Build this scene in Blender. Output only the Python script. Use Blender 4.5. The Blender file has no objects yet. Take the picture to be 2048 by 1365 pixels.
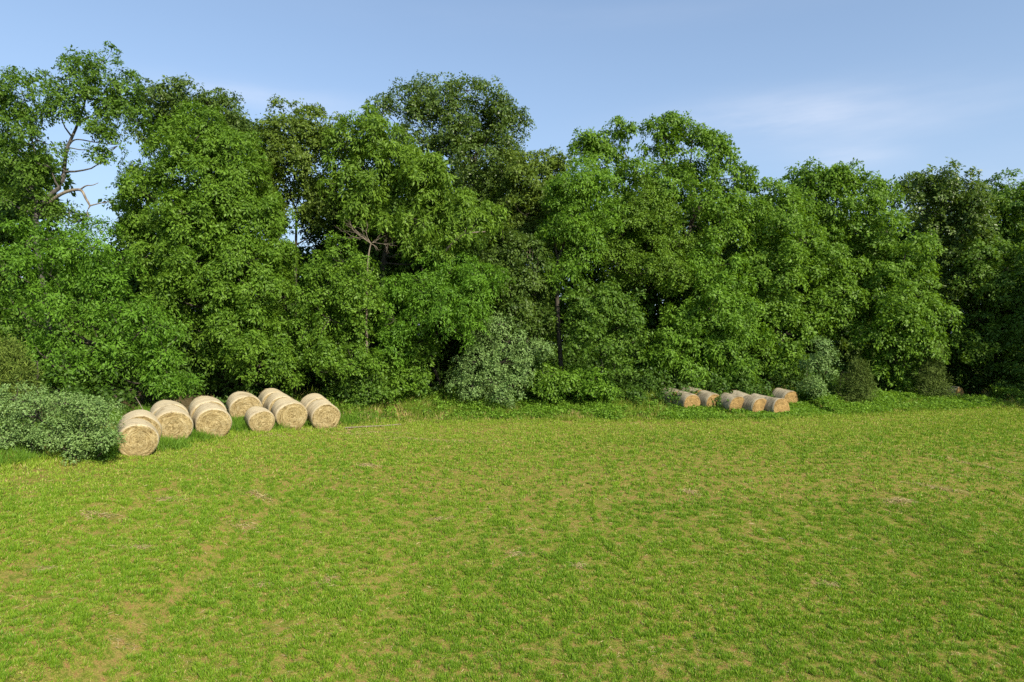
import bpy, math
import numpy as np
R = math.radians
rng = np.random.default_rng(7)
scene = bpy.context.scene
COL = scene.collection

# ------------------------------------------------------------------ camera
F = 1365.0; W2 = 1024.0; H2 = 682.5; YH = 697.0; CAM_Z = 4.4
PITCH = math.atan((YH - H2) / F)
cam_d = bpy.data.cameras.new('camera'); cam = bpy.data.objects.new('camera', cam_d); COL.objects.link(cam)
cam_d.sensor_width = 36.0; cam_d.lens = 36.0 * F / 2048.0
cam_d.clip_start = 0.1; cam_d.clip_end = 5000
cam.location = (0, 0, CAM_Z); cam.rotation_euler = (R(90) + PITCH, 0, 0)
scene.camera = cam
cp, sp = math.cos(PITCH), math.sin(PITCH)

def P(px, py, D):
    """point seen at photo pixel (px,py) whose world Y is D"""
    x = (px - W2) / F; z = (H2 - py) / F
    ry = cp - z * sp; rz = sp + z * cp
    k = D / ry
    return np.array([x * k, D, CAM_Z + rz * k])

# ------------------------------------------------------------------ terrain
EX = np.array([-90, -45, -28, -18.2, -16.4, -13.3, -9.6, -3.9, 2.5, 9, 15.5, 23, 31.8, 38.2, 46, 60, 120.])
EY = np.array([-60, -12, 10, 24.0, 28.6, 33.9, 38.2, 40.9, 41.6, 41.5, 41.8, 45.0, 48.6, 50.9, 52, 52, 40.])
def edge_s(x, y):
    e = np.interp(x, EX, EY)
    d = (np.interp(x + .5, EX, EY) - np.interp(x - .5, EX, EY))
    return (y - e) / np.sqrt(1 + d * d)

class VNoise:
    def __init__(s, seed): s.g = np.random.default_rng(seed).random((256, 256))
    def __call__(s, x, y):
        xi = np.floor(x).astype(int); yi = np.floor(y).astype(int)
        fx = x - xi; fy = y - yi
        fx = fx * fx * (3 - 2 * fx); fy = fy * fy * (3 - 2 * fy)
        a = s.g[xi % 256, yi % 256]; b = s.g[(xi + 1) % 256, yi % 256]
        c = s.g[xi % 256, (yi + 1) % 256]; d = s.g[(xi + 1) % 256, (yi + 1) % 256]
        return (a * (1 - fx) + b * fx) * (1 - fy) + (c * (1 - fx) + d * fx) * fy
N1, N2, N3 = VNoise(1), VNoise(2), VNoise(3)
def fbm(n, x, y):
    return .55 * n(x, y) + .3 * n(x * 2.1 + 7, y * 2.1 + 3) + .15 * n(x * 4.3 + 1, y * 4.3 + 9)

def gz(x, y):
    x = np.asarray(x, float); y = np.asarray(y, float)
    s = edge_s(x, y)
    slope = np.interp(x, [-40, -8, 4, 18, 30, 60], [.23, .19, .20, .20, .03, .03])
    q = np.clip(s - np.interp(x, [-8, 6, 18, 30], [-.4, 2.9, 2.8, 0]), 0, 10); ss = np.where(q < 1, q * q * .5, q - .5) * (1 - .02 * q)
    f = np.clip(-s, 0, 60); fall = np.where(f < 24, .15 * f - .0005 * f * f, 3.312 + .126 * (f - 24) * np.exp(-(f - 24) / 30)) * np.interp(s, [-6, 0], [1, .75])
    near = np.clip((900 - np.hypot(x, y)) / 700, 0, 1)
    return slope * ss - fall + near * .10 * (fbm(N1, x * .25, y * .25) - .5) + .02 * (N2(x * 1.3, y * 1.3) - .5)

def ground_pt(px, py):
    """where the ray through a pixel meets the ground"""
    lo, hi = 4.0, 140.0
    for D in np.arange(6, 140, .1):
        p = P(px, py, D)
        if p[2] <= gz(p[0], p[1]): return p
    return P(px, py, 140)

# ------------------------------------------------------------------ mesh helpers
def mesh_from(name, verts, faces_idx, nper, mat, attr=None, smooth=False):
    """verts (V,3); faces_idx (Fc,nper)"""
    me = bpy.data.meshes.new(name)
    v = np.ascontiguousarray(verts, dtype=np.float32); f = np.ascontiguousarray(faces_idx, dtype=np.int32)
    me.vertices.add(len(v)); me.vertices.foreach_set('co', v.ravel())
    me.loops.add(f.size); me.loops.foreach_set('vertex_index', f.ravel())
    me.polygons.add(len(f)); me.polygons.foreach_set('loop_start', np.arange(0, f.size, nper, dtype=np.int32))
    if smooth: me.polygons.foreach_set('use_smooth', np.ones(len(f), dtype=bool))
    me.update(calc_edges=True)
    if attr:
        for k, (dom, val) in attr.items():
            a = me.attributes.new(k, 'FLOAT', dom); a.data.foreach_set('value', np.ascontiguousarray(val, dtype=np.float32))
    for m in (mat if isinstance(mat, (list, tuple)) else [mat]): me.materials.append(m)
    return me
def link(name, data, parent=None, loc=None):
    o = bpy.data.objects.new(name, data); COL.objects.link(o)
    if parent is not None: o.parent = parent
    if loc is not None: o.location = loc
    return o
def tag(o, label=None, cat=None, group=None, kind=None):
    if label: o['label'] = label
    if cat: o['category'] = cat
    if group: o['group'] = group
    if kind: o['kind'] = kind
    return o
def nrm(v): return v / np.maximum(np.linalg.norm(v, axis=-1, keepdims=True), 1e-9)
UP = np.array([0, 0, 1.0])

def leaf_quads(c, d, n, l, w):
    d = nrm(d); s = nrm(np.cross(d, n)); n = np.cross(s, d)
    l = l[:, None]; w = w[:, None]
    v = np.empty((len(c), 4, 3))
    v[:, 0] = c; v[:, 1] = c + d * l * .45 + s * w * .5 + n * w * .12
    v[:, 2] = c + d * l - n * l * .10; v[:, 3] = c + d * l * .45 - s * w * .5 + n * w * .12
    return v

class Tubes:
    def __init__(s): s.v = []; s.f = []; s.n = 0
    def add(s, pts, rad, sides=6):
        pts = np.asarray(pts, float); rad = np.asarray(rad, float); k = len(pts)
        t = nrm(np.gradient(pts, axis=0))
        ref = np.where(np.abs(t[:, 2:3]) > .9, np.array([[1., 0, 0]]), np.array([[0, 0, 1.]]))
        a = nrm(np.cross(t, ref)); b = np.cross(t, a)
        th = np.linspace(0, 2 * np.pi, sides, endpoint=False)
        ring = pts[:, None] + rad[:, None, None] * (np.cos(th)[None, :, None] * a[:, None] + np.sin(th)[None, :, None] * b[:, None])
        i = np.arange(k - 1)[:, None] * sides; j = np.arange(sides)[None]; j2 = (j + 1) % sides
        f = np.stack([i + j, i + j2, i + sides + j2, i + sides + j], -1).reshape(-1, 4) + s.n
        s.v.append(ring.reshape(-1, 3)); s.f.append(f); s.n += k * sides
    def mesh(s, name, mat, off):
        return mesh_from(name, np.concatenate(s.v) - off, np.concatenate(s.f), 4, mat, smooth=True)
def curve_pts(a, b, rg, n=6, sag=.12, wig=.05):
    a = np.asarray(a, float); b = np.asarray(b, float); L = np.linalg.norm(b - a)
    t = np.linspace(0, 1, n)[:, None]
    p = a + (b - a) * t
    p += np.sin(np.pi * t) * np.array([rg.normal() * .06, rg.normal() * .06, -sag]) * L
    p[1:-1] += rg.normal(size=(n - 2, 3)) * wig * L / n
    return p
def smooth_path(pts, n=24):
    pts = np.asarray(pts, float); k = len(pts)
    t = np.linspace(0, k - 1, n); out = []
    for u in t:
        i = min(int(u), k - 2); f = u - i
        p0 = pts[max(i - 1, 0)]; p1 = pts[i]; p2 = pts[i + 1]; p3 = pts[min(i + 2, k - 1)]
        out.append(.5 * ((2 * p1) + (-p0 + p2) * f + (2 * p0 - 5 * p1 + 4 * p2 - p3) * f * f + (-p0 + 3 * p1 - 3 * p2 + p3) * f ** 3))
    return np.array(out)

# ------------------------------------------------------------------ materials
def new_mat(name):
    m = bpy.data.materials.new(name); m.use_nodes = True
    nt = m.node_tree; nt.nodes.clear()
    return m, nt, nt.nodes, nt.links
def leaf_mat(name, ca, cb, cc=None, trans=.34, rough=.5, spec=.22):
    m, nt, N, L = new_mat(name)
    out = N.new('ShaderNodeOutputMaterial')
    at = N.new('ShaderNodeAttribute'); at.attribute_name = 'tint'
    rp = N.new('ShaderNodeValToRGB'); e = rp.color_ramp.elements
    e[0].position = .1; e[0].color = (*ca, 1); e[1].position = .85; e[1].color = (*cb, 1)
    if cc is not None:
        x = rp.color_ramp.elements.new(.97); x.color = (*cc, 1)
    L.new(at.outputs['Fac'], rp.inputs['Fac'])
    pb = N.new('ShaderNodeBsdfPrincipled'); pb.inputs['Roughness'].default_value = rough
    pb.inputs['Specular IOR Level'].default_value = spec
    L.new(rp.outputs['Color'], pb.inputs['Base Color'])
    tr = N.new('ShaderNodeBsdfTranslucent')
    mul = N.new('ShaderNodeMix'); mul.data_type = 'RGBA'; mul.blend_type = 'MULTIPLY'; mul.inputs['Factor'].default_value = 1
    mul.inputs['B'].default_value = (1.5, 1.45, .6, 1)
    L.new(rp.outputs['Color'], mul.inputs['A']); L.new(mul.outputs['Result'], tr.inputs['Color'])
    mx = N.new('ShaderNodeMixShader'); mx.inputs['Fac'].default_value = trans
    L.new(pb.outputs[0], mx.inputs[1]); L.new(tr.outputs[0], mx.inputs[2]); L.new(mx.outputs[0], out.inputs['Surface'])
    return m
def bark_mat(name, ca, cb, scale=6):
    m, nt, N, L = new_mat(name)
    out = N.new('ShaderNodeOutputMaterial'); pb = N.new('ShaderNodeBsdfPrincipled'); pb.inputs['Roughness'].default_value = .9
    tc = N.new('ShaderNodeTexCoord'); mp = N.new('ShaderNodeMapping'); mp.inputs['Scale'].default_value = (scale, scale, scale * .25)
    nz = N.new('ShaderNodeTexNoise'); nz.inputs['Scale'].default_value = 1.5; nz.inputs['Detail'].default_value = 6
    rp = N.new('ShaderNodeValToRGB'); e = rp.color_ramp.elements
    e[0].position = .35; e[0].color = (*ca, 1); e[1].position = .65; e[1].color = (*cb, 1)
    bp = N.new('ShaderNodeBump'); bp.inputs['Strength'].default_value = .6; bp.inputs['Distance'].default_value = .05
    L.new(tc.outputs['Object'], mp.inputs[0]); L.new(mp.outputs[0], nz.inputs['Vector']); L.new(nz.outputs['Fac'], rp.inputs['Fac'])
    L.new(rp.outputs['Color'], pb.inputs['Base Color']); L.new(nz.outputs['Fac'], bp.inputs['Height']); L.new(bp.outputs[0], pb.inputs['Normal'])
    L.new(pb.outputs[0], out.inputs['Surface'])
    return m
BARK = bark_mat('bark', (.030, .024, .018), (.085, .070, .052))
BARK_PALE = bark_mat('pale_bark', (.13, .105, .075), (.29, .24, .175))
LM = {
    'bright': leaf_mat('leaf_bright_green', (.074, .156, .014), (.168, .298, .030)),
    'fresh':  leaf_mat('leaf_fresh_green', (.078, .170, .014), (.174, .322, .031)),
    'mid':    leaf_mat('leaf_mid_green', (.060, .130, .014), (.136, .243, .029)),
    'yellow': leaf_mat('leaf_yellow_green', (.084, .164, .016), (.182, .305, .033)),
    'olive':  leaf_mat('leaf_olive_green', (.080, .136, .018), (.170, .245, .038)),
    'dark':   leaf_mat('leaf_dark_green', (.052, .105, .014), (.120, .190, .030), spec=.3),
    'oak':    leaf_mat('leaf_oak_green', (.058, .110, .016), (.130, .205, .034), rough=.42, spec=.35),
    'vivid':  leaf_mat('leaf_vivid_green', (.070, .165, .013), (.155, .310, .028)),
    'silver': leaf_mat('leaf_silver_green', (.115, .205, .052), (.220, .335, .102), trans=.15, rough=.5),
    'cedar':  leaf_mat('needle_cedar_green', (.055, .095, .014), (.120, .170, .030), trans=.1, rough=.7, spec=.2),
    'cedar_gold': leaf_mat('needle_cedar_gold', (.070, .125, .015), (.165, .225, .035), trans=.1, rough=.7, spec=.2),
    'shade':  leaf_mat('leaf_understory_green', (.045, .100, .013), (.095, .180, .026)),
}

# ------------------------------------------------------------------ foliage
def sprays(C, Nn, rs, M, rg, ll, lw, droop=.55, rnd=.55):
    """leaf quads for spray centres C (n,3), outward dirs Nn, radii rs (n,), M leaves each"""
    n = len(C)
    ax = nrm(Nn * .85 + UP * .42 + rg.normal(size=(n, 3)) * .30)
    ref = nrm(np.cross(ax, rg.normal(size=(n, 3)))); b2 = np.cross(ax, ref)
    rho = np.sqrt(rg.random((n, M))) ; ph = rg.random((n, M)) * 2 * np.pi
    # uneven spray outline
    k = 1 + .35 * np.cos(ph * 3 + rg.random((n, 1)) * 6.28) * rho
    rad = np.cos(ph)[..., None] * ref[:, None] + np.sin(ph)[..., None] * b2[:, None]
    r = (rho * k) * rs[:, None]
    pos = C[:, None] + rad * r[..., None] + ax[:, None] * (rg.normal(size=(n, M)) * .16 * rs[:, None])[..., None]
    pos[..., 2] -= droop * .6 * rho ** 2 * rs[:, None]
    d = rad * .9 + rg.normal(size=(n, M, 3)) * rnd; d[..., 2] -= droop * rg.random((n, M)) * 1.3
    nn = ax[:, None] * 1.0 + rad * .35 + rg.normal(size=(n, M, 3)) * .36
    q_ = .45 + 1.0 * rg.random((n, M)); l = ll * q_; w = lw * q_ * (.8 + .4 * rg.random((n, M)))
    tint = np.clip(.45 * rg.random((n, 1)) + .55 * rg.random((n, M)) , 0, 1)
    v = leaf_quads(pos.reshape(-1, 3), d.reshape(-1, 3), nn.reshape(-1, 3), l.ravel(), w.ravel())
    return v, tint.ravel()

def fib(n, rg):
    i = np.arange(n) + rg.random(); ph = i * 2.399963 + rg.random() * 6.28
    z = 1 - 2 * (i % n + .5) / n
    r = np.sqrt(np.clip(1 - z * z, 0, 1))
    return np.stack([r * np.cos(ph), r * np.sin(ph), z], -1)

def crown_leaves(lobes, rg, dens=1.0, ll=.16, lw=.085, rs0=.42, gap=.16, sub=.38, droop=.55, M=36, squash=1.05, back=.55, rnd=.55):
    """lobes: list of (centre(3), radius).  three scales: lobe > boughs > sprays > leaves"""
    V, T, boughs = [], [], []
    for c, Rl in lobes:
        # boughs
        nb = max(5, int(round(2.6 / sub ** 2 * .9)))
        dirs = nrm(fib(nb, rg) + rg.normal(size=(nb, 3)) * .22)
        bc, br = [], []
        for d in dirs:
            if d[2] < -.75: continue
            p_keep = (1 - gap) * (back if d[1] > .45 else 1)
            if rg.random() > p_keep: continue
            q = c + d * np.array([1, 1, squash]) * Rl * (.55 + .62 * rg.random())
            bc.append(q); br.append(Rl * sub * (.55 + .75 * rg.random()))
            boughs.append((c, q))
        bc.append(c.copy()); br.append(-Rl * .6)
        for q, rb in zip(bc, br):
            core = rb < 0; rb = abs(rb)
            ns = max(4, int(dens * (1.0 if core else 3.6) * rb * rb / (rs0 * rs0)))
            dd = nrm(fib(ns, rg) + rg.normal(size=(ns, 3)) * .3)
            out = nrm(q - c + UP * .25 * Rl)
            keep = (dd @ out > (-1 if core else -.35)) & (dd[:, 2] > -.70)
            dd = dd[keep]
            if len(dd) == 0: continue
            rr = rb * (.55 + .5 * rg.random(len(dd)) + .45 * rg.random(len(dd)) * (rg.random(len(dd)) < .16))
            Cc = q + dd * rr[:, None] * np.array([1, 1, 1.05])
            rs = rs0 * (.6 + .75 * rg.random(len(dd)))
            v, t = sprays(Cc, nrm(dd + out * .5), rs, M, rg, ll, lw, droop, rnd)
            V.append(v); T.append(t)
    return np.concatenate(V), np.concatenate(T), boughs

n_leaves = 0
def crown_mesh(name, V, T, mat, off):
    global n_leaves
    n_leaves += len(V)
    v = V.reshape(-1, 3) - off
    return mesh_from(name, v, np.arange(len(v)).reshape(-1, 4), 4, mat, {'tint': ('FACE', T)})

seed_ctr = [100]
def tree(name, label, D, lobes, leaf, base=None, cat='tree', group=None, trunk_r=.22, dens=1.0, ll=None, lw=None, rs0=None,
         gap=.16, sub=.38, droop=.55, M=50, bark=None, stems=None, extra=None, thick=True, rnd=.55, limb=True, back=.55, trunk_name='trunk'):
    seed_ctr[0] += 1; rg = np.random.default_rng(seed_ctr[0])
    Ls = []
    for lb in lobes:
        px, py, r = lb[:3]; dy = lb[3] if len(lb) > 3 else rg.uniform(-.5, .3) * r * D / F
        c = P(px, py, D + dy); Rl = r * (D + dy) / F * 1.0
        g = gz(c[0], c[1])
        if c[2] - Rl * .5 < g: c[2] = g + Rl * .5
        Ls.append((c, Rl))
    if cat == 'tree' and len(Ls) > 5:   # smaller boughs that knit the crown together
        cs = np.array([c for c, _ in Ls])
        for q in range(int(len(Ls) * .28)):
            i = int(rg.integers(len(cs))); dist = np.linalg.norm(cs - cs[i], axis=1); dist[i] = 1e9; k_ = int(np.argsort(dist)[rg.integers(3)])
            if dist[k_] > 4.5: continue
            m_ = (cs[i] + cs[k_]) / 2 + rg.normal(size=3) * .35 * Ls[i][1] + np.array([0, -.25 * Ls[i][1], 0])
            Ls.append((m_, min(Ls[i][1], Ls[k_][1]) * rg.uniform(.55, .85)))
    front = list(Ls)
    if thick:  # the far half of the crown
        for c, Rl in front:
            if rg.random() < .6:
                c2 = c + np.array([rg.normal() * .35, rg.uniform(1.0, 1.5), -.12 + rg.normal() * .15]) * Rl
                Ls.append((c2, Rl * .92))
    ctr = np.mean([c for c, _ in Ls], axis=0)
    if base is None: bx, by = ctr[0], D + .6
    else: bx, by = base
    by += 1.2
    b = np.array([bx, by, float(gz(bx, by))])
    root = bpy.data.objects.new(name, None); COL.objects.link(root); root.location = b; root.empty_display_size = .5
    tag(root, label, cat, group)
    sc = D / 38.0
    ll_ = ll or .152 * max(sc, .85); lw_ = lw or ll_ * .54; rs_ = rs0 or .345 * max(sc, .85)
    V, T, boughs = crown_leaves(Ls, rg, dens * 1.65, ll_, lw_, rs_, gap, sub, droop, M, rnd=rnd, back=back)
    gl = gz(V[:, 0, 0], V[:, 0, 1]); keep = V[:, :, 2].min(1) > gl + .02
    V, T = V[keep], T[keep]
    link('crown', crown_mesh('crown', V, T, LM[leaf] if isinstance(leaf, str) else leaf, b), root)
    if limb:
        tb = Tubes(); top = max(c[2] for c, _ in Ls)
        if stems is None:
            ht = b[2] + (top - b[2]) * .82
            tp = np.array([ctr[0] + rg.normal() * .3, ctr[1] + 1.8, ht])
            path = curve_pts(b - UP * .2, tp, rg, 10, 0, .10)
            rads = np.linspace(trunk_r, trunk_r * .3, 10); rads[0] *= 1.35
            tb.add(path, rads, 8); paths = [(path, rads)]
        else:
            paths = []
            for pts, r0, r1 in stems:
                w = [b - UP * .2 if q == 'base' else P(*q) for q in pts]
                path = smooth_path(w, 22); rads = np.linspace(r0, r1, 22)
                tb.add(path, rads, 8); paths.append((path, rads))
        allp = np.concatenate([p for p, _ in paths]); allr = np.concatenate([r for _, r in paths])
        for c, Rl in Ls:
            sc_ = np.linalg.norm(allp - (c - UP * Rl * .9), axis=1) + np.where(allp[:, 2] > c[2], 50, 0)
            i = int(np.argmin(sc_))
            r0 = min(allr[i] * .7, .03 + .05 * Rl)
            tb.add(curve_pts(allp[i], c, rg, 6, .10), np.linspace(r0, r0 * .35, 6), 5)
        for c, q in boughs:
            if rg.random() < .6:
                tb.add(curve_pts(c, q, rg, 4, .08), np.linspace(.028, .010, 4), 4)
        link(trunk_name, tb.mesh(trunk_name, bark or BARK, b), root)
    if extra: extra(root, b, rg)
    return root

def twig_fan(tb, start, direction, length, r0, rg, depth=3, spread=.55):
    end = start + nrm(direction) * length
    tb.add(curve_pts(start, end, rg, 5, -.06, .12), np.linspace(r0, r0 * .45, 5), 4)
    if depth > 0:
        for k in range(rg.integers(2, 4)):
            t = rg.uniform(.45, 1.0)
            twig_fan(tb, start + (end - start) * t, nrm(direction) + rg.normal(size=3) * spread, length * rg.uniform(.5, .8), r0 * .5, rg, depth - 1, spread)

# ---- left end
def bare_limb_left(root, b, rg):
    tb = Tubes()
    pts = [P(76, 428, 39.6), P(100, 405, 39.3), P(128, 386, 39.0), P(160, 380, 38.9), P(172, 398, 38.8), P(180, 412, 38.8)]
    tb.add(smooth_path(pts, 20), np.linspace(.12, .05, 20), 7)
    tb.add(smooth_path([P(160, 380, 38.9), P(172, 372, 38.7), P(185, 371, 38.6), P(197, 366, 38.6)], 8), np.linspace(.05, .015, 8), 5)
    tb.add(smooth_path([P(180, 412, 38.8), P(196, 408, 38.7), P(221, 403, 38.6)], 8), np.linspace(.05, .012, 8), 5)
    tb.add(smooth_path([P(180, 412, 38.8), P(174, 425, 38.8), P(178, 436, 38.8)], 6), np.linspace(.04, .012, 6), 5)
    o = link('bare_limb', tb.mesh('bare_limb', BARK_PALE, b), root); o['label'] = 'crooked leafless pale limb reaching out from the trunk'
tree('hackberry_tree', 'tall thin-crowned tree with exposed crooked trunk and a bare pale limb against the sky', 39.5,
     [(190, 128, 46), (140, 160, 44), (236, 172, 48), (200, 200, 40), (120, 215, 48), (50, 200, 52), (12, 262, 58), (75, 280, 46), (48, 345, 44), (100, 335, 28),
      (255, 235, 36), (235, 292, 34), (18, 400, 46), (205, 320, 26), (140, 425, 28), (190, 250, 22), (162, 440, 22), (30, 330, 50), (75, 400, 34), (215, 240, 30), (20, 200, 40)],
     'mid', gap=.26, dens=.70, sub=.44, base=(-27.5, 40.2), stems=[
         (['base', (72, 470, 39.6), (79, 420, 39.6), (98, 392, 39.6), (122, 372, 39.6), (129, 335, 39.6), (133, 300, 39.6), (150, 262, 39.6), (161, 232, 39.6), (172, 195, 39.6), (176, 150, 39.6)], .17, .035),
         ([(76, 430, 39.6), (66, 395, 39.8), (64, 350, 39.9), (70, 305, 40), (50, 240, 40)], .10, .03),
         ([(152, 255, 39.6), (168, 238, 39.5), (205, 222, 39.5), (235, 180, 39.5)], .06, .02),
         ([(133, 300, 39.6), (150, 280, 39.5), (190, 285, 39.4), (232, 290, 39.4)], .05, .02)],
     extra=bare_limb_left, bark=bark_mat('grey_bark', (.042, .039, .034), (.125, .114, .096)), thick=False)
tree('locust_tree', 'dark round-topped tree standing behind the big bright tree over the first hay rolls', 48,
     [(340, 205, 44), (395, 212, 46), (445, 228, 42), (300, 220, 40), (480, 262, 34), (360, 270, 50), (270, 260, 40), (515, 330, 36)], 'dark', gap=.16)
tree('elm_tree', 'big bright dense oval tree rising over the first three rows of pale hay rolls', 41,
     [(400, 268, 50), (345, 300, 54), (455, 305, 54), (300, 345, 42), (505, 345, 42), (400, 345, 70), (330, 405, 62), (470, 410, 66), (280, 440, 38), (530, 430, 40),
      (400, 470, 76), (310, 500, 54), (490, 505, 66), (555, 510, 36), (420, 570, 76), (520, 590, 58), (340, 590, 54), (480, 660, 66), (560, 670, 44), (410, 670, 54),
      (520, 730, 54), (575, 745, 30), (450, 740, 40), (260, 400, 26), (262, 465, 22)], 'bright', dens=1.05, droop=.6, ll=.19, lw=.078)
tree('walnut_tree', 'low spreading vivid green tree above the silvery bush at the field corner', 35,
     [(50, 490, 50), (125, 480, 40), (190, 495, 44), (15, 540, 48), (100, 550, 56), (225, 545, 36), (180, 590, 50), (40, 620, 56), (120, 640, 54), (240, 625, 46), (290, 655, 44),
      (200, 690, 52), (330, 700, 32), (310, 725, 32), (90, 715, 50), (15, 700, 46), (150, 745, 44), (60, 770, 40), (235, 735, 38), (340, 750, 24), (388, 762, 12), (310, 762, 16), (350, 772, 12)],
     'vivid', dens=.95, droop=.75, sub=.44, rs0=.42, ll=.18, lw=.062, gap=.27)
# ---- over the hay rolls and middle
tree('wild_cherry_tree', 'olive tree with dark forked stems showing sky between them, behind the bright oval tree', 45,
     [(560, 255, 36), (610, 250, 40), (655, 262, 34), (545, 300, 36), (590, 315, 46), (640, 320, 44), (540, 370, 36), (600, 375, 40), (655, 385, 36), (680, 300, 34), (545, 412, 24), (700, 350, 34), (505, 300, 30), (510, 350, 34), (520, 400, 28), (620, 290, 40), (570, 335, 42), (665, 420, 30), (640, 400, 34), (556, 405, 22), (618, 432, 22), (545, 440, 18), (635, 455, 20)],
     'olive', gap=.12, thick=False, base=(-15.0, 46), stems=[
         (['base', (556, 480, 45.2), (562, 440, 45.2), (575, 400, 45.2), (600, 330, 45.2), (640, 270, 45.2)], .11, .03),
         (['base', (592, 480, 45.3), (594, 440, 45.3), (588, 410, 45.3), (560, 350, 45.2), (550, 280, 45.2)], .10, .03),
         ([(566, 455, 45.2), (548, 428, 45.2), (530, 400, 45.2)], .06, .02), ([(596, 452, 45.3), (622, 440, 45.3), (650, 400, 45.2)], .06, .02)])
tree('hickory_tree', 'dim leafy tree filling the space right behind the forked yellow-green tree and dead twigs', 48,
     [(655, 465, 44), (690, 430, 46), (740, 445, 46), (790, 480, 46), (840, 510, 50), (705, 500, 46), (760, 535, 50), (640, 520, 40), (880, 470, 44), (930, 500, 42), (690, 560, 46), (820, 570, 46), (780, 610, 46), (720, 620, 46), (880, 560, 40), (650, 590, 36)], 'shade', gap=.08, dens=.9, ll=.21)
def dead_bough(root, b, rg):
    tb = Tubes()
    pts = [P(880, 512, 42.3), P(905, 488, 41.9), P(922, 472, 41.6), P(945, 466, 41.4), P(971, 464, 41.3)]
    tb.add(smooth_path(pts, 14), np.linspace(.085, .03, 14), 6)
    tb.add(smooth_path([P(928, 470, 41.6), P(932, 458, 41.6), P(936, 447, 41.5)], 6), np.linspace(.03, .01, 6), 4)
    o = link('bare_limb', tb.mesh('bare_limb', BARK_PALE, b), root); o['label'] = 'short tan leafless bough curving out of the leaves'
tree('hickory_tree', 'yellow-green layered tree with drooping leaves standing before the tallest dark crown', 43,
     [(730, 250, 38), (770, 285, 44), (690, 300, 36), (800, 320, 50), (740, 340, 50), (850, 350, 50), (690, 365, 36), (800, 395, 52), (730, 405, 36), (880, 400, 44), (915, 415, 36),
      (850, 440, 42), (950, 450, 34), (905, 460, 34), (775, 460, 30), (985, 430, 24), (835, 490, 30), (880, 505, 26), (712, 430, 26)],
     'yellow', gap=.14, droop=.95, ll=.25, lw=.08, base=(-8.4, 45), thick=False, stems=[
         (['base', (766, 600, 45.2), (765, 540, 45.2), (772, 490, 45.2), (768, 430, 45.2), (765, 370, 45.2), (780, 290, 44.8)], .25, .07),
         ([(772, 490, 45.2), (795, 450, 44.8), (830, 400, 44.4), (870, 350, 44.4)], .12, .04)], extra=dead_bough)
tree('oak_tree', 'tallest dark crown in the middle of the wood, rounded humps against the sky', 51,
     [(850, 178, 32), (800, 200, 32), (770, 222, 28), (890, 205, 38), (935, 182, 34), (980, 195, 32), (1005, 225, 30), (1038, 240, 18), (850, 240, 44), (920, 250, 54), (975, 260, 44), (1010, 285, 32), (890, 300, 48), (950, 320, 50),
      (1000, 330, 32), (820, 270, 36), (940, 370, 40), (985, 375, 26)], 'oak', gap=.2, droop=.4, ll=.165, lw=.10)
tree('ash_tree', 'dull olive tree with ragged flat top just beside the tallest dark crown', 49,
     [(1045, 330, 34), (1090, 325, 30), (1120, 330, 22), (1060, 375, 44), (1020, 400, 36), (1100, 385, 38), (1050, 430, 46), (1005, 455, 38), (1085, 455, 36)], 'olive', gap=.16)
tree('vine_covered_tree', 'dark tree hung with vines and dangling stems above the tall silvery bush', 46,
     [(1010, 490, 46), (1060, 500, 40), (1040, 545, 46), (990, 530, 34), (1020, 590, 44), (1070, 590, 38), (1050, 640, 40), (1085, 650, 26)], 'dark', gap=.15, dens=.95,
     extra=lambda root, b, rg: (lambda tb: ([tb.add(curve_pts(P(1048 + 6 * k, 500 + rg.uniform(-8, 8), 45.2), P(1052 + 5 * k + rg.normal() * 4, 560 + rg.uniform(-15, 15), 45.0), rg, 6, 0, .2), np.linspace(.016, .01, 6), 4) for k in range(6)],
                                            link('hanging_vine', tb.mesh('hanging_vine', BARK_PALE, b), root)))(Tubes()))
tree('black_locust_tree', 'fresh green feathery tree with leaning twin stems just past the middle of the wood', 45.5,
     [(1165, 355, 40), (1125, 385, 34), (1205, 385, 34), (1165, 405, 46), (1120, 430, 34), (1210, 430, 30), (1150, 455, 36), (1100, 465, 26), (1190, 470, 26), (1150, 530, 30), (1130, 545, 22)],
     'fresh', gap=.14, droop=.8, ll=.22, lw=.07, base=(3.6, 46.5), thick=False, stems=[
         (['base', (1116, 640, 46), (1114, 560, 46), (1116, 520, 46), (1135, 470, 45.8), (1165, 380, 45.6)], .17, .04),
         ([(1116, 520, 46), (1108, 480, 45.9), (1105, 440, 45.8)], .08, .03)])
# ---- right of middle
tree('hickory_tree', 'tall tree with separate twiggy tufts along its top, standing past the middle of the wood', 52.5,
     [(1160, 305, 22), (1198, 285, 26), (1235, 270, 26), (1255, 262, 20), (1308, 258, 25), (1360, 255, 28), (1385, 270, 30), (1438, 290, 22), (1455, 310, 16), (1215, 325, 40), (1270, 340, 44), (1330, 310, 30), (1380, 330, 48), (1430, 350, 40), (1490, 348, 18),
      (1330, 370, 50), (1400, 400, 52), (1465, 400, 44), (1500, 375, 18), (1280, 400, 40), (1440, 460, 50), (1500, 440, 34)], 'bright', gap=.16, droop=.7, thick=False, base=(13.5, 53.5), stems=[
         (['base', (1370, 560, 53), (1375, 480, 53), (1388, 435, 53), (1420, 380, 52.8), (1440, 310, 52.6)], .24, .05),
         ([(1375, 480, 53), (1350, 400, 52.8), (1315, 280, 52.6)], .14, .04), ([(1388, 435, 53), (1380, 370, 52.6), (1385, 270, 52.6)], .12, .03),
         ([(1362, 440, 53), (1290, 370, 52.7), (1240, 290, 52.6)], .12, .03)])
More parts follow.
